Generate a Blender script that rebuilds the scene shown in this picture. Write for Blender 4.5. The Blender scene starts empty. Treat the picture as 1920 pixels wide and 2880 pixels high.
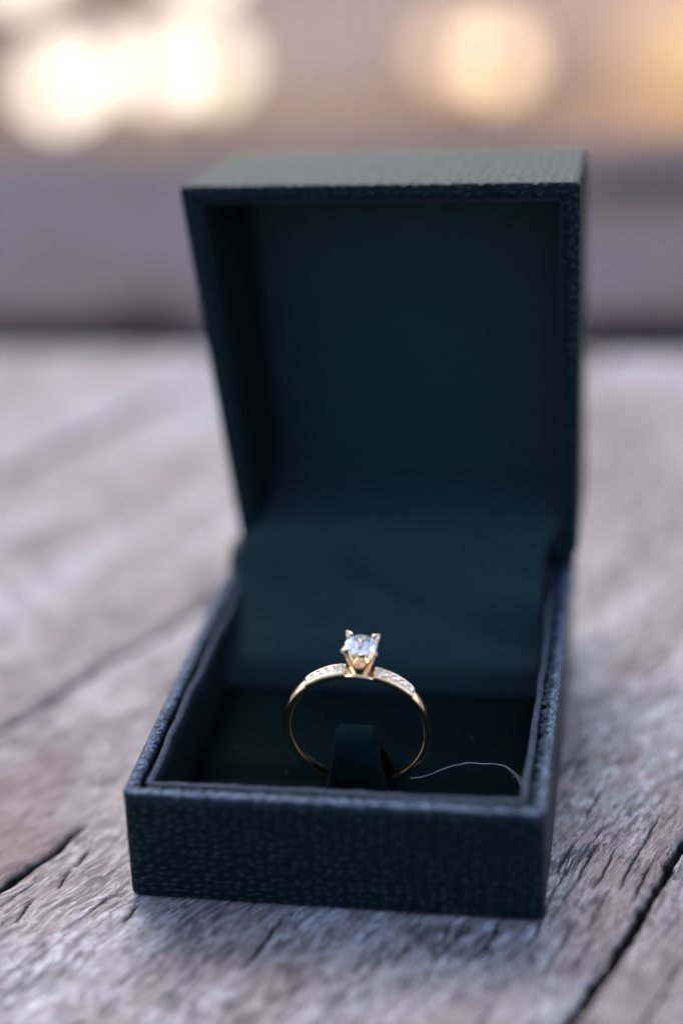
import bpy, bmesh, math, random
import numpy as np
from mathutils import Vector, Matrix
MM = 0.001
sc = bpy.context.scene
# ------------------------------------------------------------------ camera, world, sun, exposure
AX = [(0.982726477552557, 0.17214243047606184, -0.06793860424631859),
      (-0.02203243504139013, 0.4733255351290938, 0.8806120085491134),
      (-0.18374776766886342, 0.8639038843670928, -0.4689422527904243)]   # right, up, forward
CAM = (62.46, -154.90, 138.27)
cd = bpy.data.cameras.new('camera'); cam = bpy.data.objects.new('camera', cd)
sc.collection.objects.link(cam); sc.camera = cam
r_, u_, f_ = AX
m = Matrix(((r_[0], u_[0], -f_[0], CAM[0]*MM), (r_[1], u_[1], -f_[1], CAM[1]*MM),
            (r_[2], u_[2], -f_[2], CAM[2]*MM), (0, 0, 0, 1)))
cam.matrix_world = m
cd.sensor_fit = 'VERTICAL'; cd.sensor_height = 36.0; cd.sensor_width = 24.0
cd.lens = 4846.1/2880*36.0
cd.clip_start = 0.01; cd.clip_end = 500
cd.dof.use_dof = True; cd.dof.focus_distance = 0.2115; cd.dof.aperture_fstop = 4.2
sc.render.engine = 'CYCLES'
sc.cycles.use_denoising = True
sc.cycles.max_bounces = 14; sc.cycles.transmission_bounces = 12; sc.cycles.glossy_bounces = 8
sc.cycles.sample_clamp_indirect = 6.0
sc.cycles.blur_glossy = 0.3
w = bpy.data.worlds.new("World"); sc.world = w; w.use_nodes = True
SUN_EL, SUN_AZ = math.radians(52), math.radians(-16)        # azimuth from +Y towards +X: behind the box, to the left
nt = w.node_tree; sky = nt.nodes.new('ShaderNodeTexSky'); sky.sky_type = 'NISHITA'; sky.sun_disc = False
sky.sun_elevation = SUN_EL; sky.sun_rotation = SUN_AZ; sky.dust_density = 2.5; sky.air_density = 1.0; sky.ozone_density = 1.0
bg = nt.nodes['Background']; bg.inputs['Strength'].default_value = 0.13
nt.links.new(sky.outputs[0], bg.inputs[0])
ld = bpy.data.lights.new('sun', 'SUN'); ld.energy = 0.6; ld.angle = math.radians(30); ld.color = (1.0, 0.91, 0.82)
sun = bpy.data.objects.new('sun', ld); sc.collection.objects.link(sun)
sd = Vector((math.sin(SUN_AZ)*math.cos(SUN_EL), math.cos(SUN_AZ)*math.cos(SUN_EL), math.sin(SUN_EL)))
sun.rotation_euler = sd.to_track_quat('Z', 'Y').to_euler()
sc.view_settings.view_transform = 'Standard'; sc.view_settings.look = 'None'
sc.view_settings.exposure = 1.6; sc.view_settings.gamma = 1.0

# ------------------------------------------------------------------ helpers
def tag(o, label=None, cat=None, group=None, kind=None):
    if label: o['label'] = label
    if cat: o['category'] = cat
    if group: o['group'] = group
    if kind: o['kind'] = kind
    return o
def empty(name, loc=(0, 0, 0)):
    o = bpy.data.objects.new(name, None); sc.collection.objects.link(o)
    o.empty_display_size = 0.005; o.location = Vector(loc)*MM; return o
def mesh(name, V, F, mat, parent=None, uv=None, smooth=True, attr=None, recalc=False):
    """V in millimetres of the world; uv per vertex"""
    me = bpy.data.meshes.new(name)
    V = np.asarray(V, float)*MM
    off = np.zeros(3)
    p = parent
    while p is not None:
        off += np.array(p.location); p = p.parent
    V = V-off
    me.from_pydata(V.tolist(), [], F if isinstance(F, list) else F.tolist())
    if uv is not None:
        l = me.uv_layers.new(name='UVMap')
        idx = np.zeros(len(me.loops), dtype=np.int32); me.loops.foreach_get('vertex_index', idx)
        l.data.foreach_set('uv', np.asarray(uv, float)[idx].ravel())
    if attr is not None:
        for k, v in attr.items():
            a = me.attributes.new(k, 'FLOAT', 'POINT'); a.data.foreach_set('value', np.asarray(v, float))
    if recalc:
        bm = bmesh.new(); bm.from_mesh(me); bmesh.ops.recalc_face_normals(bm, faces=bm.faces); bm.to_mesh(me); bm.free()
    if smooth: me.polygons.foreach_set('use_smooth', [True]*len(me.polygons))
    me.materials.append(mat); me.update()
    o = bpy.data.objects.new(name, me); sc.collection.objects.link(o)
    if parent is not None: o.parent = parent
    return o
def grid_faces(n, m_, wrap=False):
    """n rows x m_ columns, wrap joins the last column to the first"""
    i = np.arange(n-1)[:, None]; j = np.arange(m_ if wrap else m_-1)[None, :]
    a = i*m_+j; b = i*m_+(j+1) % m_; c = (i+1)*m_+(j+1) % m_; d = (i+1)*m_+j
    return np.stack([a, b, c, d], -1).reshape(-1, 4)
rng = np.random.RandomState(7)
_tab = rng.rand(256, 256)
def vnoise(x, y):
    xi = np.floor(x).astype(int); yi = np.floor(y).astype(int); fx = x-xi; fy = y-yi
    fx = fx*fx*(3-2*fx); fy = fy*fy*(3-2*fy); g = lambda a, b: _tab[a & 255, b & 255]
    return (g(xi, yi)*(1-fx)+g(xi+1, yi)*fx)*(1-fy)+(g(xi, yi+1)*(1-fx)+g(xi+1, yi+1)*fx)*fy-0.5
def fbm(x, y, o=4, r=0.5):
    s = 0; a = 1.0
    for k in range(o): s = s+a*vnoise(x*2**k+17.3*k, y*2**k+5.1*k); a *= r
    return s
def smooth01(x): x = np.clip(x, 0, 1); return x*x*(3-2*x)

class NT:
    """small node-tree writer"""
    def __init__(s, name):
        s.m = bpy.data.materials.new(name); s.m.use_nodes = True; s.t = s.m.node_tree
        s.b = s.t.nodes['Principled BSDF']
    def n(s, typ, ins=None, **kw):
        x = s.t.nodes.new(typ)
        for k, v in kw.items(): setattr(x, k, v)
        for k, v in (ins or {}).items():
            if isinstance(v, bpy.types.NodeSocket): s.t.links.new(v, x.inputs[k])
            else: x.inputs[k].default_value = v
        return x
    def math(s, op, a, b=0.0, c=None):
        x = s.n('ShaderNodeMath', {0: a, 1: b}, operation=op)
        if c is not None:
            if isinstance(c, bpy.types.NodeSocket): s.t.links.new(c, x.inputs[2])
            else: x.inputs[2].default_value = c
        return x.outputs[0]
    def uv(s, sx=1, sy=1, rot=0.0):
        c = s.n('ShaderNodeUVMap'); x = s.n('ShaderNodeMapping', {0: c.outputs[0]})
        x.inputs['Scale'].default_value = (sx, sy, 1); x.inputs['Rotation'].default_value = (0, 0, rot); return x.outputs[0]
    def obj(s, k=1.0):
        c = s.n('ShaderNodeTexCoord'); x = s.n('ShaderNodeMapping', {0: c.outputs['Object']})
        x.inputs['Scale'].default_value = (k, k, k) if not isinstance(k, tuple) else k; return x.outputs[0]
    def noise(s, v, scale, detail=3, rough=0.5, dist=0.0):
        return s.n('ShaderNodeTexNoise', {'Vector': v, 'Scale': scale, 'Detail': detail, 'Roughness': rough, 'Distortion': dist}).outputs[0]
    def ramp(s, f, stops):
        x = s.n('ShaderNodeValToRGB', {0: f}); e = x.color_ramp.elements
        while len(e) < len(stops): e.new(0.5)
        for i, (p, c) in enumerate(stops):
            e[i].position = p; e[i].color = (c if isinstance(c, tuple) else (c, c, c))+(1,)
        return x.outputs[0]
    def mix(s, f, a, b, mode='MIX'):
        x = s.n('ShaderNodeMix', data_type='RGBA', blend_type=mode)
        for k, v in ((0, f), (6, a), (7, b)):
            if isinstance(v, bpy.types.NodeSocket): s.t.links.new(v, x.inputs[k])
            elif k == 0: x.inputs[0].default_value = v
            else: x.inputs[k].default_value = (v[0], v[1], v[2], 1)
        return x.outputs[2]
    def set(s, **kw):
        for k, v in kw.items():
            k = k.replace('_', ' ')
            if isinstance(v, bpy.types.NodeSocket): s.t.links.new(v, s.b.inputs[k])
            else: s.b.inputs[k].default_value = v if not isinstance(v, tuple) or len(v) != 3 else (*v, 1) if k in ('Base Color', 'Sheen Tint', 'Emission Color', 'Specular Tint', 'Coat Tint') else v
    def bump(s, h, dist, strength=1.0, prev=None):
        x = s.n('ShaderNodeBump', {'Height': h, 'Distance': dist*MM, 'Strength': strength})
        if prev is not None: s.t.links.new(prev, x.inputs['Normal'])
        return x.outputs[0]

# ------------------------------------------------------------------ materials
def leather_mat():
    t = NT('black_embossed_leatherette')
    warp = t.noise(t.uv(), 0.10, 2)
    wv = t.n('ShaderNodeVectorMath', {0: t.n('ShaderNodeTexNoise', {'Vector': t.uv(), 'Scale': 0.12, 'Detail': 2}).outputs['Color'], 1: (0.5, 0.5, 0.5)}, operation='SUBTRACT').outputs[0]
    wv = t.n('ShaderNodeVectorMath', {0: wv, 'Scale': 0.8}, operation='SCALE').outputs[0]
    co = t.n('ShaderNodeVectorMath', {0: t.uv(0.74, 1.12), 1: wv}, operation='ADD').outputs[0]
    vo = t.n('ShaderNodeTexVoronoi', {'Vector': co, 'Scale': 1.0, 'Randomness': 0.60}, voronoi_dimensions='2D', feature='F1')
    dd = t.math('MULTIPLY', vo.outputs['Distance'], 2.35)
    cell = t.math('SUBTRACT', 1.0, t.math('MULTIPLY', dd, dd))
    cell = t.math('MAXIMUM', cell, 0.0)
    cs = t.n('ShaderNodeSeparateColor', {0: vo.outputs['Color']}).outputs[0]
    cell = t.math('MULTIPLY', cell, t.math('ADD', 0.45, t.math('MULTIPLY', cs, 0.75)))
    fine = t.noise(t.uv(), 6.0, 3)
    big = t.noise(t.uv(), 0.22, 2)
    amp = t.ramp(big, [(0.35, 0.35), (0.65, 1.0)])
    h = t.math('ADD', t.math('MULTIPLY', cell, amp), t.math('MULTIPLY', fine, 0.08))
    wr = t.n('ShaderNodeAttribute', attribute_name='rim_light').outputs['Fac']  # bluish sky highlight along the rims, painted into the base colour
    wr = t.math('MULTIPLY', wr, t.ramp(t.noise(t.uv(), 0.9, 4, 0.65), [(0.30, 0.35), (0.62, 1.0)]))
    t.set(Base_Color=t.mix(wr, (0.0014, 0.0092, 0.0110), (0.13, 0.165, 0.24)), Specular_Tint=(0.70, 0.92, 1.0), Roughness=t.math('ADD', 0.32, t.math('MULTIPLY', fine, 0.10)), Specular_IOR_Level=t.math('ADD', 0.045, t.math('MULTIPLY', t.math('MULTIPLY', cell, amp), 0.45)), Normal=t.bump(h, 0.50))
    return t.m
def satin_mat(name, col, sheen=0.5, rough=0.55, wv=5.0, spec=0.3, lit_rim=False):
    t = NT(name)
    a = t.n('ShaderNodeTexWave', {'Vector': t.uv(1, 1, 0.6), 'Scale': wv, 'Distortion': 1.5, 'Detail': 2, 'Detail Scale': 3.0}).outputs[0]
    b = t.noise(t.uv(), 3.0, 3)
    if lit_rim:
        wr = t.math('MULTIPLY', t.n('ShaderNodeAttribute', attribute_name='rim_light').outputs['Fac'], t.ramp(t.noise(t.uv(), 2.2, 4, 0.7), [(0.35, 0.15), (0.65, 1.0)]))
        col = t.mix(wr, col, (0.12, 0.15, 0.20))  # highlight on the lining's top edge, mixed into its base colour
    t.set(Base_Color=col, Roughness=rough, Specular_IOR_Level=spec, Sheen_Weight=sheen, Sheen_Roughness=0.45, Sheen_Tint=(0.55, 0.72, 0.9),
          Normal=t.bump(t.math('ADD', a, b), 0.04))
    return t.m
def velvet_mat(k=1.0):
    t = NT('black_velvet')
    a = t.noise(t.uv(), 5.0, 4, 0.7)
    col = t.mix(a, (0.0020*k, 0.0135*k, 0.0155*k), (0.0040*k, 0.0215*k, 0.024*k))
    t.set(Base_Color=col, Roughness=0.95, Specular_IOR_Level=0.03, Sheen_Weight=0.01, Sheen_Roughness=0.4, Sheen_Tint=(0.5, 0.7, 0.85), Normal=t.bump(a, 0.08))
    return t.m
def wood_mat(name, light, mid, brown, dark, stripe=1.0, rough=0.62, spec=0.35):
    t = NT(name)
    fib = t.noise(t.uv(1.0, 0.12), 3.2, 5, 0.66, 0.35)         # fibres
    fine = t.noise(t.uv(1.0, 0.16), 9.0, 3, 0.6)
    mott = t.noise(t.uv(1.0, 0.6), 0.42, 5, 0.6, 0.8)
    big = t.noise(t.uv(1.0, 0.35), 0.060, 3, 0.5, 0.4)
    flk = t.noise(t.uv(1.0, 0.19), 1.7, 4, 0.62, 0.6)
    where = t.ramp(t.noise(t.uv(1.0, 0.5), 0.16, 3, 0.55), [(0.36, 0.25), (0.60, 1.0)])   # flecks gather in patches
    streak = t.math('MULTIPLY', t.ramp(flk, [(0.49, 0.0), (0.54, 1.0)]), where)
    c = t.mix(t.ramp(mott, [(0.42, 0.0), (0.58, 1.0)]), light, mid)
    c = t.mix(t.math('MULTIPLY', t.ramp(big, [(0.42, 0.0), (0.62, 1.0)]), 0.75), c, brown)
    c = t.mix(t.math('MULTIPLY', t.ramp(fib, [(0.44, 0.0), (0.60, 1.0)]), 0.65*stripe), c, brown)
    c = t.mix(t.math('MULTIPLY', streak, 0.85*stripe), c, dark)
    c = t.mix(t.math('MULTIPLY', t.ramp(fine, [(0.46, 0.0), (0.62, 1.0)]), 0.45*stripe), c, dark)
    ln = t.noise(t.uv(1.0, 0.085), 1.15, 4, 0.6, 0.5)
    ln = t.math('ABSOLUTE', t.math('SUBTRACT', ln, 0.5))
    ln = t.math('SUBTRACT', 1.0, t.n('ShaderNodeMapRange', {0: ln, 1: 0.004, 2: 0.018}).outputs[0])
    ln = t.math('MULTIPLY', ln, t.ramp(t.noise(t.uv(1.0, 0.4), 0.35, 3, 0.55), [(0.46, 0.0), (0.60, 1.0)]))
    c = t.mix(t.math('MULTIPLY', ln, 0.85*stripe), c, (dark[0]*0.45, dark[1]*0.48, dark[2]*0.5))
    st = t.n('ShaderNodeAttribute', attribute_name='stain_shade').outputs['Fac']
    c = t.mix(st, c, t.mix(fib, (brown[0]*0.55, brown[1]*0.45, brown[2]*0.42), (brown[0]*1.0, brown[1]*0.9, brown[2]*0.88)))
    g = t.n('ShaderNodeAttribute', attribute_name='groove').outputs['Fac']
    c = t.mix(t.math('MULTIPLY', t.ramp(g, [(0.22, 0.0), (0.55, 1.0)]), 0.92), c, (dark[0]*0.25, dark[1]*0.28, dark[2]*0.32))
    h = t.math('SUBTRACT', t.math('ADD', t.math('MULTIPLY', fib, 1.0), t.math('MULTIPLY', fine, 0.5)), t.math('ADD', t.math('MULTIPLY', streak, 0.7), t.math('MULTIPLY', ln, 1.6)))
    t.set(Base_Color=c, Roughness=rough, Specular_IOR_Level=spec, Normal=t.bump(h, 0.16, 0.8))
    return t.m
def metal_mat():
    t = NT('polished_gold')
    n_ = t.noise(t.obj(1000), 1.1, 3)
    t.set(Base_Color=(0.93, 0.72, 0.50), Metallic=1.0, Roughness=t.math('ADD', 0.10, t.math('MULTIPLY', n_, 0.10)), Normal=t.bump(n_, 0.02))
    return t.m
def gem_mat(name='brilliant_cut_stone', tint=(0.97, 0.98, 1.0)):
    t = NT(name); t.set(Base_Color=tint, Roughness=0.0, IOR=2.42, Transmission_Weight=1.0)
    return t.m
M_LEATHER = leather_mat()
M_SATIN = satin_mat('dark_satin', (0.0085, 0.033, 0.037), 0.12, 0.5, 5.0, 0.2)
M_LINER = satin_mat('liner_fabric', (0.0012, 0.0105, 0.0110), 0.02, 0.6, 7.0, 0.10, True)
M_VELVET = velvet_mat(0.38); M_VELVET_TONGUE = velvet_mat(0.50)  # same velvet; the tongue copy's colour is raised to even out its shading
LW, MW, BW, DW = (0.58, 0.57, 0.595), (0.33, 0.305, 0.32), (0.255, 0.188, 0.170), (0.062, 0.054, 0.060)
M_WOOD = wood_mat('weathered_grey_wood', LW, MW, BW, DW)
M_WOOD_B = wood_mat('weathered_brown_wood', (0.54, 0.52, 0.54), (0.33, 0.30, 0.31), (0.23, 0.175, 0.165), DW)
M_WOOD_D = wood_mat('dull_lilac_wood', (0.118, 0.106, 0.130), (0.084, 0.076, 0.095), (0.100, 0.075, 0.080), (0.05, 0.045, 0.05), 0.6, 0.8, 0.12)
M_WOOD_K = wood_mat('dark_old_wood', (0.12, 0.118, 0.10), (0.10, 0.095, 0.085), (0.08, 0.07, 0.06), (0.015, 0.013, 0.013), 0.5, 0.9, 0.1)
M_GOLD = metal_mat(); M_GEM = gem_mat()

# ------------------------------------------------------------------ ground
def ground():
    t = NT('leaf_strewn_earth')
    o = t.n('ShaderNodeTexCoord').outputs['Object']
    s = t.n('ShaderNodeSeparateXYZ', {0: o})
    n1 = t.noise(o, 2.2, 4); n2 = t.noise(o, 7.0, 4, 0.6); n3 = t.noise(o, 40.0, 3, 0.6)
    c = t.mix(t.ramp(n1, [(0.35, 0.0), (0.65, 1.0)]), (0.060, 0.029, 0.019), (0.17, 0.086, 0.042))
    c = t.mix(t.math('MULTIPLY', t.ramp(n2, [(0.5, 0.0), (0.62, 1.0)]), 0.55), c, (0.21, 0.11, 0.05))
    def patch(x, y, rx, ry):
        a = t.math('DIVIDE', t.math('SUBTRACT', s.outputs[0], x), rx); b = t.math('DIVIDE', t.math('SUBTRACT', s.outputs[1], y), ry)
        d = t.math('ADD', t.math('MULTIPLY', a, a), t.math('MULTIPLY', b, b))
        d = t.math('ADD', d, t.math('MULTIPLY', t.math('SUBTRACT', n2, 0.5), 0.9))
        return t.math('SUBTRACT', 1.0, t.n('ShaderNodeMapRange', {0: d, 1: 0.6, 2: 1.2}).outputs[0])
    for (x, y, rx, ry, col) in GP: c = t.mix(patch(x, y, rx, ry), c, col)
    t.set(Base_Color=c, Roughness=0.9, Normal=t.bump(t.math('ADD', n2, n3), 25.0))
    n = 60; xs = np.sign(np.linspace(-1, 1, n))*np.abs(np.linspace(-1, 1, n))**3*120000
    X, Y = np.meshgrid(xs, xs); Z = -752+fbm(X/900, Y/900, 3)*60*np.clip((np.hypot(X, Y)-1200)/1500, 0, 1)
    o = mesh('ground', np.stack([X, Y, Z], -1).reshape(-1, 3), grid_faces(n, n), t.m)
    tag(o, kind='structure')
def pix(x, y, h):
    """the place on the level z=h that is seen at pixel x,y of the 1920x2880 picture"""
    a = (x-960)/4846.1; b = -(y-1440)/4846.1
    d = [AX[0][k]*a+AX[1][k]*b+AX[2][k] for k in range(3)]
    t = (h-CAM[2])/d[2]
    return np.array([CAM[k]+d[k]*t for k in range(3)])
GZ = -752
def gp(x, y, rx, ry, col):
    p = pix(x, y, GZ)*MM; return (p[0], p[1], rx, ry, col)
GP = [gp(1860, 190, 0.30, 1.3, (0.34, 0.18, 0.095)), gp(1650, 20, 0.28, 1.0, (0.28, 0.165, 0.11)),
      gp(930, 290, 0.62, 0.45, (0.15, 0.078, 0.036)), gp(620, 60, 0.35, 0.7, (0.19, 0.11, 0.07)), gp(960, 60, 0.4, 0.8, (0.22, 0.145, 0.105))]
ground()

# ------------------------------------------------------------------ table
table = empty('wooden_table', (20, 60, 0))
tag(table, 'weathered grey wooden table of rough cracked planks under the ring box', 'table')
def seam_l(y):                      # world x of the seam left of the box
    return -17.9+0.607*y+0.35*np.sin(y*0.35)+0.25*np.sin(y*0.93+1)
def seam_r(y):
    return 59.66+0.384*y+0.3*np.sin(y*0.17+2)+0.10*np.sin(y*0.83)+0.08*np.sin(y*2.9)
EDGE = 172.5
STAIN = [(-28, 14, 16, 14, 1.0), (-32, 52, 9, 14, 0.22), (-10, -2, 5, 6, 0.25), (14, -10, 12, 3.5, 0.3), (62, 30, 8, 10, 0.2)]
placed = []                         # splits in the middle plank that the photo shows (pixels of the photo)
for a in [((1616, 2358), (1553, 2462), .42), ((1678, 2370), (1612, 2492), .34), ((1738, 2372), (1662, 2508), .30), ((1812, 2360), (1731, 2514), .30),
          ((1842, 2408), (1768, 2545), .34), ((1407, 2598), (1340, 2694), .40), ((812, 2556), (672, 2736), .55), ((393, 2540), (346, 2596), .40),
          ((400, 2538), (358, 2578), .30), ((1610, 2585), (1520, 2760), .28), ((1560, 2500), (1478, 2672), .34), ((250, 2385), (214, 2440), .35), ((90, 2530), (40, 2600), .35),
          ((190, 2452), (160, 2500), .3), ((1270, 2590), (1235, 2660), .25), ((1060, 2600), (1010, 2660), .28), ((1700, 2210), (1640, 2310), .32), ((1640, 2120), (1600, 2200), .34),
          ((1850, 2300), (1800, 2390), .3), ((1150, 2640), (1100, 2720), .2)]:
    p, q = pix(*a[0], 0)[:2], pix(*a[1], 0)[:2]; placed.append((p, q, a[2]*0.7))
def plank(xl, xr, y0, y1, nx, ny, mat, seed, splits=(), nrand=60, z0=0.0, dens=1.0, thick=28.0, rough=1.0, dirt=(0.8, 0.8), shut=None):
    s = np.linspace(0, 1, nx)
    tt = np.linspace(0, 1, ny); yy = y0+(y1-y0)*(tt**dens)
    S, Y = np.meshgrid(s, yy); XL = xl(Y); XR = xr(Y); X = XL+(XR-XL)*S
    width = float(np.mean(XR-XL)); U = S*width+seed*31.7; Vv = (Y-y0)*1.15+seed*11.3
    Z = fbm(U*1.6, Vv*0.10, 4)*0.09*rough+fbm(U*0.08, Vv*0.04, 3)*0.4*rough+fbm(U*4.5, Vv*0.4, 2)*0.06*rough
    rr = random.Random(seed); G = np.zeros_like(X)
    segs = [(p, q, wd) for p, q, wd in splits]
    for k in range(nrand):
        s0 = rr.uniform(0.02, 0.98); ya = y0+(y1-y0)*rr.random()**(1.6*dens); ln = rr.uniform(2.5, 13)
        pa = np.array([float(xl(ya)+(xr(ya)-xl(ya))*s0), ya]); yb = ya+ln
        pb = np.array([float(xl(yb)+(xr(yb)-xl(yb))*s0)+rr.uniform(-.5, .5), yb]); segs.append((pa, pb, rr.uniform(0.04, 0.16)))
    for (p, q, wd) in segs:
        d = q-p; L = float(np.hypot(*d)); d = d/L; lo, hi = min(p[1], q[1])-2, max(p[1], q[1])+2
        r0, r1 = np.searchsorted(yy, lo), np.searchsorted(yy, hi)
        if r1-r0 < 2: continue
        xx, y_ = X[r0:r1], Y[r0:r1]
        al = (xx-p[0])*d[0]+(y_-p[1])*d[1]; ac = (xx-p[0])*-d[1]+(y_-p[1])*d[0]
        ac = ac+0.10*np.sin(al*0.6+p[0])+0.05*np.sin(al*2.1+p[1])+0.14*vnoise(al*1.6+p[0], al*0+p[1])
        tpr = np.clip(np.minimum(al, L-al)/(0.35*L), 0, 1)**0.6
        g = tpr*np.exp(-(ac/(wd*0.45+0.06))**2)
        G[r0:r1] = np.maximum(G[r0:r1], g)
    Z = Z-G*0.9
    e = np.minimum(S, 1-S)*(XR-XL)                      # worn, rounded long edges
    kk = np.ones_like(S)
    if shut is not None: kk = np.where((S < .5) == (shut == 0), 0.12+0.88*smooth01((14.5-Y)/4.5), 1.0)   # the seam is closed tight farther back
    Z = Z-1.2*np.exp(-e/0.45)*kk
    chip = np.clip(fbm(Y*0.35+seed, S*0+seed, 4)+0.05, 0, 1)
    X = X+np.where(S < .5, 1, -1)*np.exp(-e/0.8)*chip*0.9*kk
    ey = y1-Y; Z = Z-1.6*np.exp(-ey/1.2)
    top = np.stack([X, Y, Z+z0], -1)
    # skirt: outer loop pushed down to the underside
    V = top.reshape(-1, 3); F = grid_faces(ny, nx).tolist()
    loop = [j for j in range(nx)]+[i*nx+nx-1 for i in range(1, ny)]+[(ny-1)*nx+j for j in range(nx-2, -1, -1)]+[i*nx for i in range(ny-2, 0, -1)]
    base = len(V); low = V[loop].copy(); low[:, 2] = z0-thick
    V = np.vstack([V, low]); nl = len(loop)
    F += [[loop[(k+1) % nl], loop[k], base+k, base+(k+1) % nl] for k in range(nl)]
    F.append(list(range(base+nl-1, base-1, -1)))
    uv = np.vstack([np.stack([U, Vv], -1).reshape(-1, 2), np.stack([U, Vv], -1).reshape(-1, 2)[loop]+np.array([[3.0, 0]])])
    gg = np.concatenate([np.clip(np.maximum(G*1.1, np.exp(-e/0.30)*np.where(S < .5, dirt[0], dirt[1])*kk), 0, 1).ravel(), np.full(nl, 1.0)])
    sn = np.zeros(len(V))
    for cx, cy, rx, ry, k in STAIN: sn = np.maximum(sn, k*np.exp(-((V[:, 0]-cx)/rx)**2-((V[:, 1]-cy)/ry)**2))
    sn = np.clip(sn*(1+1.2*fbm(V[:, 0]*0.35, V[:, 1]*0.12, 3)), 0, 1)
    return mesh('plank', V, F, mat, table, uv=uv, attr={'groove': gg, 'stain_shade': sn})
gapf = lambda y: 0.05+0.85*smooth01((14.0-y)/5.0)        # the left seam closes behind its open end
plank(lambda y: seam_l(y)+gapf(y)*0.5, lambda y: seam_r(y)-0.32, -75, EDGE, 420, 560, M_WOOD, 1, placed, 110, dens=1.35, shut=0)
plank(lambda y: seam_l(y)-30-0.03*y, lambda y: seam_l(y)-gapf(y)*0.5, -75, EDGE, 260, 400, M_WOOD_B, 2, (), 60, z0=-0.25, dens=1.25, dirt=(0.1, 0.8), shut=1)
plank(lambda y: seam_r(y)+0.32, lambda y: seam_r(y)+72, -75, EDGE, 300, 420, M_WOOD_B, 3, (), 70, z0=0.1, dens=1.3)
plank(lambda y: seam_l(y)-106, lambda y: seam_l(y)-30.1-0.03*y, -75, EDGE, 60, 110, M_WOOD, 4, (), 0, dirt=(0.3, 0.1))
plank(lambda y: seam_l(y)-184, lambda y: seam_l(y)-106.5, -75, EDGE, 60, 110, M_WOOD_B, 5, (), 0)
plank(lambda y: seam_r(y)+72.5, lambda y: seam_r(y)+150, -75, EDGE, 60, 110, M_WOOD, 6, (), 0)
def crossboard(y0, y1, z, thick, mat, seed, name='plank', x0=-330, x1=330, slope=0.01):
    nx, ny = 160, 40; s = np.linspace(0, 1, nx); t = np.linspace(0, 1, ny); S, T = np.meshgrid(s, t)
    X = x0+(x1-x0)*S; Y = y0+(y1-y0)*T+slope*X+fbm(X*0.05+seed, T*0, 3)*2.0
    e = np.minimum(T, 1-T)*(y1-y0); Z = z+fbm(Y*0.3, X*0.02+seed, 3)*0.6-1.5*np.exp(-e/1.2)
    V = np.stack([X, Y, Z], -1).reshape(-1, 3); F = grid_faces(ny, nx).tolist()
    loop = [j for j in range(nx)]+[i*nx+nx-1 for i in range(1, ny)]+[(ny-1)*nx+j for j in range(nx-2, -1, -1)]+[i*nx for i in range(ny-2, 0, -1)]
    b = len(V); low = V[loop].copy(); low[:, 2] = z-thick; V = np.vstack([V, low]); nl = len(loop)
    F += [[loop[(k+1) % nl], loop[k], b+k, b+(k+1) % nl] for k in range(nl)]; F.append(list(range(b+nl-1, b-1, -1)))
    uv = np.stack([Y, X], -1).reshape(-1, 2); uv = np.vstack([uv, uv[loop]+3])
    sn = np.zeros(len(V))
    for px_, py_, rx, ry, k in ((330, 715, 15, 20, 1.), (60, 735, 40, 10, .8), (1490, 425, 34, 24, 1.3), (1500, 745, 35, 9, 1.), (300, 432, 20, 10, .6), (120, 600, 25, 25, .25), (1560, 560, 12, 14, .2)):  # knots and stains; the strongest patch paints the far edge's shadow
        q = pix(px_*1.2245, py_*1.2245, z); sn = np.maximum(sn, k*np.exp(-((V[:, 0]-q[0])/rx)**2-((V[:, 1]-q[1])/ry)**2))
    return mesh(name, V, F, mat, table, uv=uv, attr={'groove': np.clip(sn*0.5, 0, 1), 'stain_shade': np.clip(sn, 0, 1)})  # knots and the painted shadow darken through both attributes
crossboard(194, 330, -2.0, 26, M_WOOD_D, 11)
crossboard(150, 260, -34, 60, M_WOOD_K, 12, 'gap_beam', slope=0.0)  # dark beam added under the gap to hide the bright ground behind
def bar(name, c, s, mat, parent):
    V = [(c[0]+sx*s[0]/2, c[1]+sy*s[1]/2, c[2]+sz*s[2]/2) for sx in (-1, 1) for sy in (-1, 1) for sz in (-1, 1)]
    F = [[0, 1, 3, 2], [4, 6, 7, 5], [0, 4, 5, 1], [2, 3, 7, 6], [0, 2, 6, 4], [1, 5, 7, 3]]
    o = mesh(name, V, F, mat, parent, uv=[(v[0]+v[1], v[2]) for v in V], smooth=False)
    b = o.modifiers.new('bevel', 'BEVEL'); b.width = 0.002; b.segments = 2
    return o
for x in (-220, 250):
    for y in (-20, 235): bar('leg', (x, y, -424), (55, 55, 655), M_WOOD_K, table)

# ------------------------------------------------------------------ ring box
def tri(c):
    """trilinear map from the unit cube to eight corners; c[(i,j,k)]"""
    A = {k: np.array(v, float) for k, v in c.items()}
    def f(P):
        P = np.asarray(P, float); x, y, z = P[:, 0:1], P[:, 1:2], P[:, 2:3]; o = 0
        for (i, j, k), v in A.items(): o = o+v*(x if i else 1-x)*(y if j else 1-y)*(z if k else 1-z)
        return o
    return f
BW_, BD_, BH_ = 50.0, 54.5, 16.0
base_map = tri({(0, 0, 0): (-0.35, 0, 0.05), (1, 0, 0): (49.8, 0, 0.05), (0, 1, 0): (0.7, 52.8, 0.05), (1, 1, 0): (49.8, 56.6, 0.05),
                (0, 0, 1): (0.5, 0, 16.0), (1, 0, 1): (50.1, 0, 16.1), (0, 1, 1): (0.95, 52.8, 16.0), (1, 1, 1): (50.2, 56.6, 16.1)})
LW_, LL_, LT_ = 51.0, 52.5, 22.0
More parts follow.
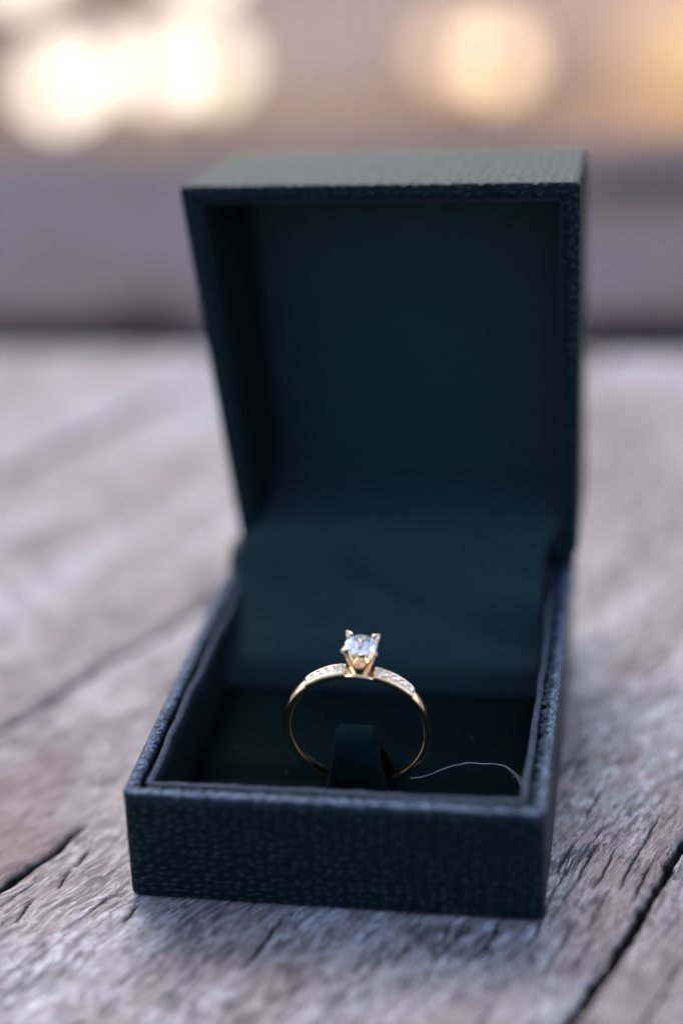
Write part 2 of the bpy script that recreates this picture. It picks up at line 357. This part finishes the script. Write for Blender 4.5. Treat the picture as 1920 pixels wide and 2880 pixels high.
lid_map = tri({(0, 0, 1): (2.69, 55.46, 17.87), (1, 0, 1): (50.93, 53.4, 19.6), (0, 1, 1): (-1.53, 58.64, 70.76), (1, 1, 1): (51.23, 56.06, 71.45),
               (0, 1, 0): (1.0, 79.66, 69.13), (1, 1, 0): (51.27, 75.0, 70.45), (0, 0, 0): (3.9, 76.3, 17.2), (1, 0, 0): (51.0, 73.0, 18.6)})
def ring_path(W, D, r, d, ns):
    """rounded rectangle inset by d; ns = samples per (side, corner); starts at front left going right. returns xy, arclength of the outer loop, tag"""
    a, b = W, D; rr = max(r-d, 0.05); P = []; Ue = []; tg = []
    cx = [(a-d-rr, d+rr), (a-d-rr, b-d-rr), (d+rr, b-d-rr), (d+rr, d+rr)]
    st = [(d+rr, d), (a-d, d+rr), (a-d-rr, b-d), (d, b-d-rr)]; en = [(a-d-rr, d), (a-d, b-d-rr), (d+rr, b-d), (d, d+rr)]
    a0 = [-90, 0, 90, 180]; u = 0.0
    sl = [W-2*r, D-2*r, W-2*r, D-2*r]
    for k in range(4):
        n = ns[0] if k % 2 == 0 else ns[1]
        for i in range(n):
            t = i/n; P.append((st[k][0]+(en[k][0]-st[k][0])*t, st[k][1]+(en[k][1]-st[k][1])*t)); Ue.append(u+sl[k]*t); tg.append(k)
        u += sl[k]
        for i in range(ns[2]):
            t = i/ns[2]; g = math.radians(a0[k]+90*t); P.append((cx[k][0]+rr*math.cos(g), cx[k][1]+rr*math.sin(g))); Ue.append(u+t*r*math.pi/2); tg.append(k+0.5)
        u += r*math.pi/2
    return np.array(P), np.array(Ue), np.array(tg)
def shell(name, W, D, H, wall, floor, r, fmap, mat, parent, re=0.5, rt=0.45, wr=0.0, rim_light=0.0, ns=(260, 280, 14), inner_uvflip=True):
    prof = []                                                # (inset, z, rimweight)
    for i in range(7):
        g = math.pi/2*i/6; prof.append((re*(1-math.sin(g)), re*(1-math.cos(g)), 0))
    for z in np.linspace(re, H-rt, 12)[1:-1]: prof.append((0, z, 0))
    for i in range(7):
        g = math.pi/2*i/6; prof.append((rt*(1-math.cos(g)), H-rt+rt*math.sin(g), 0.25+0.75*i/6))
    for x in np.linspace(rt, wall-rt, 7)[1:-1]: prof.append((x, H, 1))
    for i in range(7):
        g = math.pi/2*i/6; prof.append((wall-rt+rt*math.sin(g), H-rt+rt*math.cos(g), 1-0.2*i/6))
    for k, z in enumerate(np.linspace(H-rt, floor, 10)[1:]): prof.append((wall, z, max(0, 0.7-0.25*k)))
    V = []; UV = []; L = 0.0; last = None; WR = []
    for (d, z, wt) in prof:
        wk = rim_light*min(1.0, wt*1.15)*(1.0 if d < wall-0.1 and z > H-rt*0.9 else 0.55 if z > H-rt*1.6 else 0.0)
        P, U, tg = ring_path(W, D, r, d, ns)
        if last is not None: L += math.hypot(d-last[0], z-last[1])
        last = (d, z)
        X = np.column_stack([P, np.full(len(P), z)])
        if wr > 0 and wt > 0:
            # turned-in leatherette: uneven folds across the rim, ragged on the inner side
            side = np.where((np.floor(tg) % 2) == 1, 1.0, 0.7)
            ph = U*2*math.pi/1.45+2.2*vnoise(U*0.5, U*0+3)*4+d*1.3
            fold = np.abs(np.sin(ph*0.5))**0.6-0.6+0.8*vnoise(U*2.1, U*0+d*0.8+9)
            X[:, 2] += wr*wt*fold*side*(0.4+0.6*min(1, d/wall))
            n = np.array([[0, 1], [-1, 0], [0, -1], [1, 0]])[np.clip(np.floor(tg).astype(int), 0, 3)]
            rag = wr*np.where(np.floor(tg) == 1, 3.6, 1.8)*wt*side*np.clip(d/wall-0.35, 0, 1)*(np.abs(np.sin(ph*0.5))**3*1.3+1.1*vnoise(U*3.3, U*0+z))
            X[:, :2] += n*rag[:, None]
        V.append(X); UV.append(np.column_stack([U, np.full(len(U), L)])); WR.append(wk*np.where(np.abs(tg-3.0) < 0.3, 0.8, 1.0 if d < wall*0.55 else 0.30)*(np.clip(0.75+0.8*vnoise(U*1.4, U*0+d*2), 0.3, 1) if rim_light > 0.5 else 1.0)*np.ones(len(U)))
    n = len(V[0]); k = len(V); V = np.vstack(V); UV = np.vstack(UV)
    F = grid_faces(k, n, True).tolist()
    nb = len(V)
    F.append(list(range(n-1, -1, -1))); F.append(list(range((k-1)*n, k*n)))
    Vw = fmap(V/np.array([W, D, H]))
    # drop the quads that stretch the uv over the wrap: give them as they are, it lies in a corner
    return mesh(name, Vw, F, mat, parent, uv=UV, recalc=True, attr={'rim_light': np.concatenate(WR)})
box = empty('ring_box', (25, 27, 0))
tag(box, 'open black embossed leatherette ring box standing on the weathered planks', 'ring box')
def sub(name, *a, parent=None, **k): return mesh(name, *a, parent=parent or box, **k)
base = shell('base', BW_, BD_, BH_, 1.5, 1.2, 1.1, base_map, M_LEATHER, box, re=0.9, wr=0.21, rim_light=1.0)
lid = shell('lid', LW_, LL_, LT_, 1.9, 1.2, 0.8, lid_map, M_LEATHER, box, re=0.7, rt=0.3, wr=0.12, rim_light=0.04)
def liner(name, W, D, H, off, th, top, bot, fmap, mat, parent, r=1.0, rim_light=1.0):
    prof = [(off, bot), (off, top-th*0.5)]
    for i in range(1, 9):
        g = math.pi*i/8; prof.append((off+th/2-th/2*math.cos(g), top-th/2+th/2*math.sin(g)))
    for z in np.linspace(top-th/2, bot, 8)[1:]: prof.append((off+th, z))
    V = []; UV = []; L = 0; last = prof[0]; WR = []
    for d, z in prof:
        P, U, tg = ring_path(W, D, r+off, d, (200, 220, 8)); L += math.hypot(d-last[0], z-last[1]); last = (d, z)
        n = np.array([[0, 1], [-1, 0], [0, -1], [1, 0]])[np.clip(np.floor(tg).astype(int), 0, 3)]
        mid = np.sin(np.clip((U % 52)/52, 0, 1)*math.pi)
        P = P+n*(fbm(U*0.15, U*0+2, 2)*(0.45 if rim_light > 0.5 else 0.12))[:, None]
        zz = z+(fbm(U*0.9, U*0+d, 3)*0.16 if z > top-th else 0)
        V.append(np.column_stack([P, np.zeros(len(P))+zz])); UV.append(np.column_stack([U, np.full(len(U), L)])); WR.append(np.full(len(U), rim_light if z > top-th*0.45 else 0.35*rim_light if z > top-th*0.8 else 0))
    n = len(V[0]); k = len(V); V = np.vstack(V)
    return mesh(name, fmap(V/np.array([W, D, H])), grid_faces(k, n, True), mat, parent, uv=np.vstack(UV), recalc=True, attr={'rim_light': np.concatenate(WR)})
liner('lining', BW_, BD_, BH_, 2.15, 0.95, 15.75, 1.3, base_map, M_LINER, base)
liner('lining', LW_, LL_, LT_, 1.95, 0.55, 21.6, 1.3, lid_map, M_LINER, lid, r=0.6, rim_light=0.25)
# padded panel in the lid's back
def lid_panel():
    nx, ny = 60, 60; s = np.linspace(0, 1, nx); S, T = np.meshgrid(s, s)
    x = 2.5+(LW_-5.0)*S; y = 1.5+(LL_-4.0)*T
    e = np.minimum(np.minimum(S, 1-S)*(LW_-5), np.minimum(T*0+1, 1-T)*(LL_-4))
    z = 3.0+1.8*(1-np.exp(-e/2.2))+fbm(x*0.06, y*0.06, 3)*1.1
    V = np.stack([x, y, z], -1).reshape(-1, 3)
    return mesh('back_panel', lid_map(V/np.array([LW_, LL_, LT_])), grid_faces(ny, nx), M_SATIN, lid, uv=np.stack([x, y], -1).reshape(-1, 2), recalc=True)
lid_panel()
# cushion with the slot, in the base
def cushion():
    nx, ny = 110, 110; S, T = np.meshgrid(np.linspace(0, 1, nx), np.linspace(0, 1, ny))
    x = 3.0+44.0*S; y = 3.0+48.5*T
    z = 6.2-1.4*np.exp(-((y-17.5)/2.0)**2)+fbm(x*0.12, y*0.12, 3)*0.5-1.2*np.exp(-np.minimum(x-3, 47-x)/1.2)
    V = np.stack([x, y, z], -1).reshape(-1, 3)
    return mesh('cushion', V, grid_faces(ny, nx), M_VELVET, base, uv=np.stack([x, y], -1).reshape(-1, 2), recalc=True)
cushion()
# satin flap that covers the hinge: from the lid's back panel down into the base
def flap():
    nx, ny = 90, 90; S, T = np.meshgrid(np.linspace(0, 1, nx), np.linspace(0, 1, ny))
    ctrl = np.array([(74.6, 33.0), (73.6, 26.0), (70.0, 23.2), (62.5, 22.6), (55.5, 22.4), (52.3, 20.8), (50.0, 16.0), (44.0, 12.0), (38.4, 9.8), (37.4, 6.2)])
    tt = np.linspace(0, 1, len(ctrl)); y = np.interp(T, tt, ctrl[:, 0]); z = np.interp(T, tt, ctrl[:, 1])
    for _ in range(6):
        y[1:-1] = (y[:-2]+2*y[1:-1]+y[2:])/4; z[1:-1] = (z[:-2]+2*z[1:-1]+z[2:])/4
    xl = 5.6-2.6*smooth01((T-0.4)/0.2); xr = 48.9-2.4*smooth01((T-0.4)/0.2); x = xl+(xr-xl)*S
    z = z+(S-0.4)*1.9*smooth01((0.62-T)/0.25)
    f = smooth01((T-0.45)/0.15)*smooth01((0.93-T)/0.2)
    # a slack fold running down to the left from the right side
    ln = (x-38)*0.35+(y-52)*1.0
    z = z+f*(2.8*np.exp(-((ln+2.0)/1.7)**2)*smooth01((x-16)/10)-2.2*np.exp(-((ln+6.0)/2.0)**2)*smooth01((x-12)/8))+f*fbm(x*0.07, y*0.1, 3)*1.8
    V = np.stack([x, y, z], -1).reshape(-1, 3)
    o = mesh('hinge_cover', V, grid_faces(ny, nx), M_SATIN, base, uv=np.stack([x, T*45], -1).reshape(-1, 2), recalc=True)
    return o
flap()
# the velvet tongue the ring sits on
def tongue():
    nx, ny = 28, 60; S, T = np.meshgrid(np.linspace(-1, 1, nx), np.linspace(0, 1, ny))
    # path over the bottom of the hoop: front foot, over the top, back foot
    ctrl = np.array([(12.4, 4.8), (12.7, 8.6), (13.6, 12.2), (15.4, 14.6), (17.6, 14.9), (19.8, 12.6), (21.2, 9.0), (22.0, 4.6)])
    tt = np.linspace(0, 1, len(ctrl)); y = np.interp(T, tt, ctrl[:, 0]); z = np.interp(T, tt, ctrl[:, 1])
    for _ in range(8):
        y[1:-1] = (y[:-2]+2*y[1:-1]+y[2:])/4; z[1:-1] = (z[:-2]+2*z[1:-1]+z[2:])/4
    hw = 4.0-1.1*np.sin(T*math.pi)**1.5; x = 25.6+hw*np.sign(S)*np.abs(S)**0.8
    edge = np.clip((np.abs(S)-0.7)/0.3, 0, 1)**2
    cy, cz = 17.2, 7.5
    y = y+(cy-y)*edge*0.55; z = z+(cz-z)*edge*0.45
    V = np.stack([x, y, z], -1).reshape(-1, 3)
    return mesh('ring_tongue', V, grid_faces(ny, nx), M_VELVET_TONGUE, base, uv=np.stack([x, T*25], -1).reshape(-1, 2), recalc=True)
tongue()
# leatherette spine joining the backs of the base and the lid
def spine():
    V = []; n = 30
    for i in range(n):
        t = i/(n-1); x = 1.3+(50.2-1.3)*t; yb = 52.8+3.8*t; zt = 18.1+1.75*t
        V += [(x, yb-1.3, 12.0), (x, yb-1.1, 15.0), (x, yb-0.2, zt-1.5), (x+0.3*t, yb+1.6, zt+0.25), (x+0.3*t, yb+5, zt+0.35), (x, yb+4.5, zt-1.2), (x, yb+2.2, 14.0), (x, yb+0.6, 11.0)]
    F = grid_faces(n, 8, True).tolist(); F += [list(range(7, -1, -1)), list(range((n-1)*8, n*8))]
    mesh('spine', V, F, M_LEATHER, box, uv=[(v[0], v[1]+v[2]) for v in V], recalc=True, attr={'rim_light': np.zeros(len(V))})
spine()
# hinge barrel behind the cover
def tube(name, pts, r, mat, parent=None, n=8, taper=None):
    P = np.array(pts, float); V = []; m_ = len(P)
    for i in range(m_):
        d = P[min(i+1, m_-1)]-P[max(i-1, 0)]; d /= np.linalg.norm(d)+1e-9
        a = np.cross(d, [0, 0, 1.0]); 
        if np.linalg.norm(a) < 1e-3: a = np.cross(d, [1.0, 0, 0])
        a /= np.linalg.norm(a); b = np.cross(d, a); rr = r*(taper[i] if taper is not None else 1)
        for k in range(n):
            g = 2*math.pi*k/n; V.append(P[i]+rr*(a*math.cos(g)+b*math.sin(g)))
    F = grid_faces(m_, n, True).tolist(); F += [list(range(n-1, -1, -1)), list(range((m_-1)*n, m_*n))]
    return mesh(name, V, F, mat, parent, uv=[(0, 0)]*len(V))
def steel():
    t = NT('hinge_steel'); t.set(Base_Color=(0.5, 0.5, 0.52), Metallic=1.0, Roughness=0.35, Normal=t.bump(t.noise(t.obj(1000), 2.0), 0.02)); return t.m
tube('hinge', [(x, 55.4+0.02*(25-x), 16.3) for x in np.linspace(5, 45, 20)], 0.9, steel(), box, 12)

# ------------------------------------------------------------------ ring
RC = np.array([25.85, 17.0, 14.72]); RO = 9.3; ROLL = math.radians(6.0); YAW = math.radians(2.0); PITCH = math.radians(4.0)
ringo = empty('ring', (RC[0], RC[1], RC[2]-RO))
tag(ringo, 'gold engagement ring with a round clear stone, upright on the dark cushion of the box', 'ring')
def rw(P):
    """ring space (x right, y back, z up, centre of the hoop at 0) to the world"""
    P = np.asarray(P, float); c, s = math.cos(ROLL), math.sin(ROLL)
    x = P[:, 0]*c+P[:, 2]*s; z = -P[:, 0]*s+P[:, 2]*c; y = P[:, 1]
    c, s = math.cos(PITCH), math.sin(PITCH); y, z = y*c-z*s, y*s+z*c
    c, s = math.cos(YAW), math.sin(YAW)
    return np.stack([x*c-y*s, x*s+y*c, z], -1)+RC
PA0, PA1 = 11.5, 46.0                                    # the stone-set part of each shoulder, degrees from the top
def band():
    na = 420; rows = []; 
    for i in range(na):
        a = 2*math.pi*i/na; deg = math.degrees(a); dt = min(deg, 360-deg)
        wd = 1.0-0.22*smooth01(np.array((dt-20)/120.0)); wd = float(wd)      # half width
        th = 1.05-0.12*float(smooth01(np.array((dt-60)/90.0)))
        inp = PA0 <= dt <= PA1
        ro, ri = RO, RO-th
        sec = []
        n = 14
        ow = 0.86*wd
        for k in range(n+1):                                  # outer side from front edge to back edge
            t = -1+2*k/n
            if inp: rr = ro-0.02-(0.22 if abs(t) < 0.80 else 0.0)
            elif dt < PA0: rr = ro-0.62
            else: rr = ro-0.20*abs(t)**2.4
            sec.append((rr, t*ow))
        rt_ = rr if not inp else ro
        side = [(rt_-0.10, 0.93*wd), (rt_-0.24, 0.985*wd), (ri+0.36, wd), (ri+0.22, 0.97*wd), (ri+0.08, 0.88*wd), (ri-0.02, 0.70*wd), (ri-0.09, 0.40*wd)]
        if dt < PA0 and not inp: side[0:2] = [(rt_-0.03, 0.93*wd), (rt_-0.06, 0.985*wd)]; side[2] = (rt_-0.1, wd)
        sec += side; sec.append((ri-0.11, 0.0)); sec += [(rr, -y) for rr, y in side[::-1]]
        rows += [(math.sin(a)*rr, y, math.cos(a)*rr) for rr, y in sec]
    ns = len(sec); idx = np.arange(na*ns).reshape(na, ns); F = []
    for i in range(na):
        j = (i+1) % na
        for k in range(ns):
            l = (k+1) % ns; F.append([int(idx[i, k]), int(idx[i, l]), int(idx[j, l]), int(idx[j, k])])
    o = mesh('band', rw(rows), F, M_GOLD, ringo, recalc=True)
    return o
bnd = band()
bnd.data.polygons.foreach_set('use_smooth', [True]*len(bnd.data.polygons))
md = bnd.modifiers.new('split', 'EDGE_SPLIT'); md.split_angle = math.radians(38)
def brilliant(r, tbl=0.56, crown=0.34, pav=0.86, n=8):
    """faceted round brilliant around z=0 at the girdle"""
    V = [(0, 0, crown*r)]; N = n
    for k in range(N): g = 2*math.pi*k/N; V.append((tbl*r*math.cos(g), tbl*r*math.sin(g), crown*r))         # 1..N table
    for k in range(N): g = 2*math.pi*(k+.5)/N; V.append((0.79*r*math.cos(g), 0.79*r*math.sin(g), crown*r*0.56))   # star
    for k in range(2*N): g = 2*math.pi*(k/2)/N; V.append((r*math.cos(g), r*math.sin(g), 0.03*r))
    for k in range(2*N): g = 2*math.pi*(k/2)/N; V.append((r*math.cos(g), r*math.sin(g), -0.03*r))
    for k in range(N): g = 2*math.pi*(k+.5)/N; V.append((0.38*r*math.cos(g), 0.38*r*math.sin(g), -pav*r*0.62))
    V.append((0, 0, -pav*r)); T = 1; S = 1+N; G = 1+2*N; H = G+2*N; L = H+2*N; C = L+N; F = []
    F.append([T+k for k in range(N)])
    for k in range(N):
        k1 = (k+1) % N
        F.append([T+k, S+k, T+k1])
        F.append([T+k, S+(k-1) % N, G+2*k]); F.append([T+k, G+2*k, S+k])
        F.append([S+k, G+2*k, G+2*k+1]); F.append([S+k, G+2*k+1, G+(2*k+2) % (2*N)])
        F.append([H+2*k, L+k, H+2*k+1]); F.append([H+2*k+1, L+k, H+(2*k+2) % (2*N)])
        F.append([H+2*k, C, L+k]); F.append([L+k, C, H+(2*k+2) % (2*N)])
    for k in range(2*N):
        k1 = (k+1) % (2*N); F.append([G+k, H+k, H+k1, G+k1])
    V = np.array(V[1:]); F = [[i-1 for i in f] for f in F]
    return V, F
HZ = RO+3.42                                             # girdle height in ring space
V, F = brilliant(1.95)
stone = mesh('centre_stone', rw(V+np.array([0, 0, HZ+0.05])), F, M_GEM, ringo, smooth=False, recalc=True)
# setting: tapered basket of four broad prongs meeting at the foot
def setting():
    z0, zs = RO-1.15, HZ-0.15
    V = []; F = []
    def ring4(z, h, ch):
        b = len(V)
        for (sx, sy) in ((-1, -1), (1, -1), (1, 1), (-1, 1)):
            a = [(sx*h, sy*(h-ch)), (sx*(h-ch), sy*h)] if sx*sy > 0 else [(sx*(h-ch), sy*h), (sx*h, sy*(h-ch))]
            for p in a: V.append((p[0], p[1], z))
        return b
    zs_ = [(z0, 0.55, 0.2), (z0+0.5, 0.80, 0.3), (z0+1.1, 0.93, 0.35), (z0+1.9, 1.12, 0.4)]
    bs = [ring4(*q) for q in zs_]
    for a, b in zip(bs, bs[1:]):
        for k in range(8): F.append([a+k, a+(k+1) % 8, b+(k+1) % 8, b+k])
    F.append([bs[0]+k for k in range(7, -1, -1)]); F.append([bs[-1]+k for k in range(8)])
    o = mesh('setting', rw(V), F, M_GOLD, ringo, smooth=False, recalc=True)
    b = o.modifiers.new('bevel', 'BEVEL'); b.width = 0.00008; b.segments = 2
    for (sx, sy) in ((-1, -1), (1, -1), (1, 1), (-1, 1)):
        d = np.array([sx, sy, 0])/math.sqrt(2); s_ = np.array([-sy, sx, 0])/math.sqrt(2)
        # (radius from the axis, z, half width across, half thickness)
        pth = [(0.80, z0+0.7, 0.62, 0.20), (1.12, z0+1.7, 0.78, 0.18), (1.62, z0+2.8, 0.66, 0.14), (2.28, zs-0.35, 0.36, 0.11), (2.66, zs+0.15, 0.22, 0.12),
               (2.88, zs+0.42, 0.20, 0.16), (2.72, zs+0.62, 0.20, 0.17), (2.20, zs+0.72, 0.19, 0.16), (1.62, zs+0.74, 0.14, 0.10)]
        P = []; k = 10
        for i, (r, z, hw, ht) in enumerate(pth):
            a = np.array(pth[max(0, i-1)][:2]); b_ = np.array(pth[min(len(pth)-1, i+1)][:2]); t = b_-a; t /= np.linalg.norm(t); nr = np.array([t[1], -t[0]])
            for q in range(k):
                g = 2*math.pi*q/k; e = lambda v: math.copysign(abs(v)**0.7, v)
                off = nr*ht*e(math.sin(g)); P.append(d*(r+off[0])+np.array([0, 0, z+off[1]])+s_*hw*e(math.cos(g)))
        FF = grid_faces(len(pth), k, True).tolist(); FF += [list(range(k-1, -1, -1)), list(range((len(pth)-1)*k, len(pth)*k))]
        p = mesh('prong', rw(P), FF, M_GOLD, o if False else ringo, recalc=True)
        ss = p.modifiers.new('subdivision', 'SUBSURF'); ss.levels = ss.render_levels = 2
setting()
# small stones and grain beads on the shoulders
V, F = brilliant(0.60, 0.55, 0.36, 0.4)
beads = []
for side in (-1, 1):
    for k in range(5):
        a = math.radians(side*(PA0+4.0+(PA1-PA0-7.5)*k/4.0)); c, s = math.cos(a), math.sin(a)
        P = V+np.array([0, 0, RO-0.04]); P = np.stack([P[:, 0]*c+P[:, 2]*s, P[:, 1], -P[:, 0]*s+P[:, 2]*c], -1)
        mesh('accent_stone', rw(P), F, M_GEM, ringo, smooth=False, recalc=True)
    for k in range(6):
        for yy in (-0.47, 0.47):
            a = math.radians(side*(PA0+(PA1-PA0)*(k+0.02)/5.1)); beads.append((a, yy, 0.13))
            if k < 5: a = math.radians(side*(PA0+4.0+(PA1-PA0-7.5)*k/4.0)); beads.append((a, yy*1.75, 0.10))
bm = bmesh.new()
for a, yy, rr in beads:
    c = rw([(math.sin(a)*(RO-0.06), yy, math.cos(a)*(RO-0.06))])[0]
    bmesh.ops.create_icosphere(bm, subdivisions=2, radius=rr, matrix=Matrix.Translation(Vector(c)))
mesh('beading', [v.co[:] for v in bm.verts], [[v.index for v in f.verts] for f in bm.faces], M_GOLD, ringo); bm.free()

# ------------------------------------------------------------------ loose hair and lint
def fibre_mat():
    t = NT('pale_fibre'); t.set(Base_Color=t.mix(t.noise(t.obj(1000), 0.4), (0.50, 0.47, 0.62), (0.62, 0.58, 0.68)), Roughness=0.35, Specular_IOR_Level=0.6); return t.m
M_FIB = fibre_mat()
hp = [(1154, 2189, 8.3), (1175, 2188, 8.4), (1196, 2184, 8.6), (1232, 2170, 9.0), (1268, 2155, 9.4), (1300, 2148, 9.7), (1330, 2145, 9.9), (1357, 2148, 10.2), (1388, 2148, 10.8),
      (1415, 2152, 11.6), (1437, 2166, 12.6), (1452, 2183, 13.8), (1462, 2197, 14.9), (1473, 2213, 15.9)]
H = np.array([pix(*p) for p in hp]); tt = np.linspace(0, 1, len(H)); t2 = np.linspace(0, 1, 70)
H = np.stack([np.interp(t2, tt, H[:, k]) for k in range(3)], -1)
for _ in range(5): H[1:-1] = (H[:-2]+2*H[1:-1]+H[2:])/4
H = H+np.stack([fbm(t2*9, t2*0+k, 3)*0.12 for k in range(3)], -1)
h = tube('hair', H, 0.028, M_FIB, None, 6)
tag(h, 'thin pale loose hair curving over the dark cushion at the right of the ring', 'hair')
bm = bmesh.new(); rr = random.Random(5); LV = []; LF = []
for k in range(30):
    x, y = rr.uniform(5, 46), rr.choice([rr.uniform(4, 14), rr.uniform(4, 30)]); z = 7.0+rr.uniform(0, .4); g = rr.uniform(0, math.pi); L = rr.uniform(0.1, 0.4)
    if 21 < x < 30: continue
    b = len(LV); d = np.array([math.cos(g), math.sin(g), 0.2])*L; s_ = np.array([-math.sin(g), math.cos(g), 0])*0.014; p = np.array([x, y, z])
    LV += [p-s_, p+s_, p+d+s_, p+d-s_, p+d/2+np.array([0, 0, 0.06])]; LF += [[b, b+1, b+4], [b+1, b+2, b+4], [b+2, b+3, b+4], [b+3, b, b+4], [b, b+3, b+2, b+1]]
tag(mesh('lint', LV, LF, M_FIB, base), kind='stuff')

# ------------------------------------------------------------------ glowing globes added to stand for sun glints far behind, out of focus
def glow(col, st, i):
    t = NT('glint_glow_%d' % i); t.set(Base_Color=(0.03, 0.025, 0.02), Roughness=0.6, Emission_Color=col, Emission_Strength=st); return t.m
def stake():
    t = NT('globe_stake_metal'); t.set(Base_Color=(0.10, 0.08, 0.07), Metallic=0.6, Roughness=0.5, Normal=t.bump(t.noise(t.obj(100), 3.0), 0.5)); return t.m
M_STAKE = stake()
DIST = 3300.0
GLINTS = [ # photo px x, y, source radius px, strength, colour, label
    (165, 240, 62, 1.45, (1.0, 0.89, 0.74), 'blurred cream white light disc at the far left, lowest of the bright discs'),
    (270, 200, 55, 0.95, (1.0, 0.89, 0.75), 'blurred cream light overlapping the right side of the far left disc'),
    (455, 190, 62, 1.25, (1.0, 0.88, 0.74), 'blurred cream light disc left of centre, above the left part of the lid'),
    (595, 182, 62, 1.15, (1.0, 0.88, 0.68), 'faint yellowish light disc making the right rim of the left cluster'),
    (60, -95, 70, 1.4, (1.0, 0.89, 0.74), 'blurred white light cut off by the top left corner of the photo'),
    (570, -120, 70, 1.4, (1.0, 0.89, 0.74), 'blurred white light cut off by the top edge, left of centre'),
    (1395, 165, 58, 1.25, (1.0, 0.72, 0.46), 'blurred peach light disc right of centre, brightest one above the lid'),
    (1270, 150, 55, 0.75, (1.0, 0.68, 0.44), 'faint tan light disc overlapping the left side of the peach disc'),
    (1955, 150, 185, 0.30, (1.0, 0.62, 0.33), 'blurred orange glow along the upper right edge of the photo'),  # added glow in place of the sunlit orange ground
]
for i, (x, y, rp, st, col, lab) in enumerate(GLINTS):
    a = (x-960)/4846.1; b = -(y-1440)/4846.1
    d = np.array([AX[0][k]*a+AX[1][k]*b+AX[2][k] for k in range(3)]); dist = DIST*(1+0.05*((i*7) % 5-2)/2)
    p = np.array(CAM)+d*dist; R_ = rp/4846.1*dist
    L = empty('glint_globe', (p[0], p[1], GZ)); tag(L, lab, 'lamp', 'added glows for sun glints and sunlit ground, out of focus behind the table')
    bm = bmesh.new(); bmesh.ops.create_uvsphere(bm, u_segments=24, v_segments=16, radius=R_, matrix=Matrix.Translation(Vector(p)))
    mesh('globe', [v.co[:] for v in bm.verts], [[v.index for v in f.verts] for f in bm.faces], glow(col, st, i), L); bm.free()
    tube('stake', [(p[0], p[1], GZ-40), (p[0], p[1], p[2]-R_*0.97)], 6.0, M_STAKE, L, 10)  # made-up support below the added globe
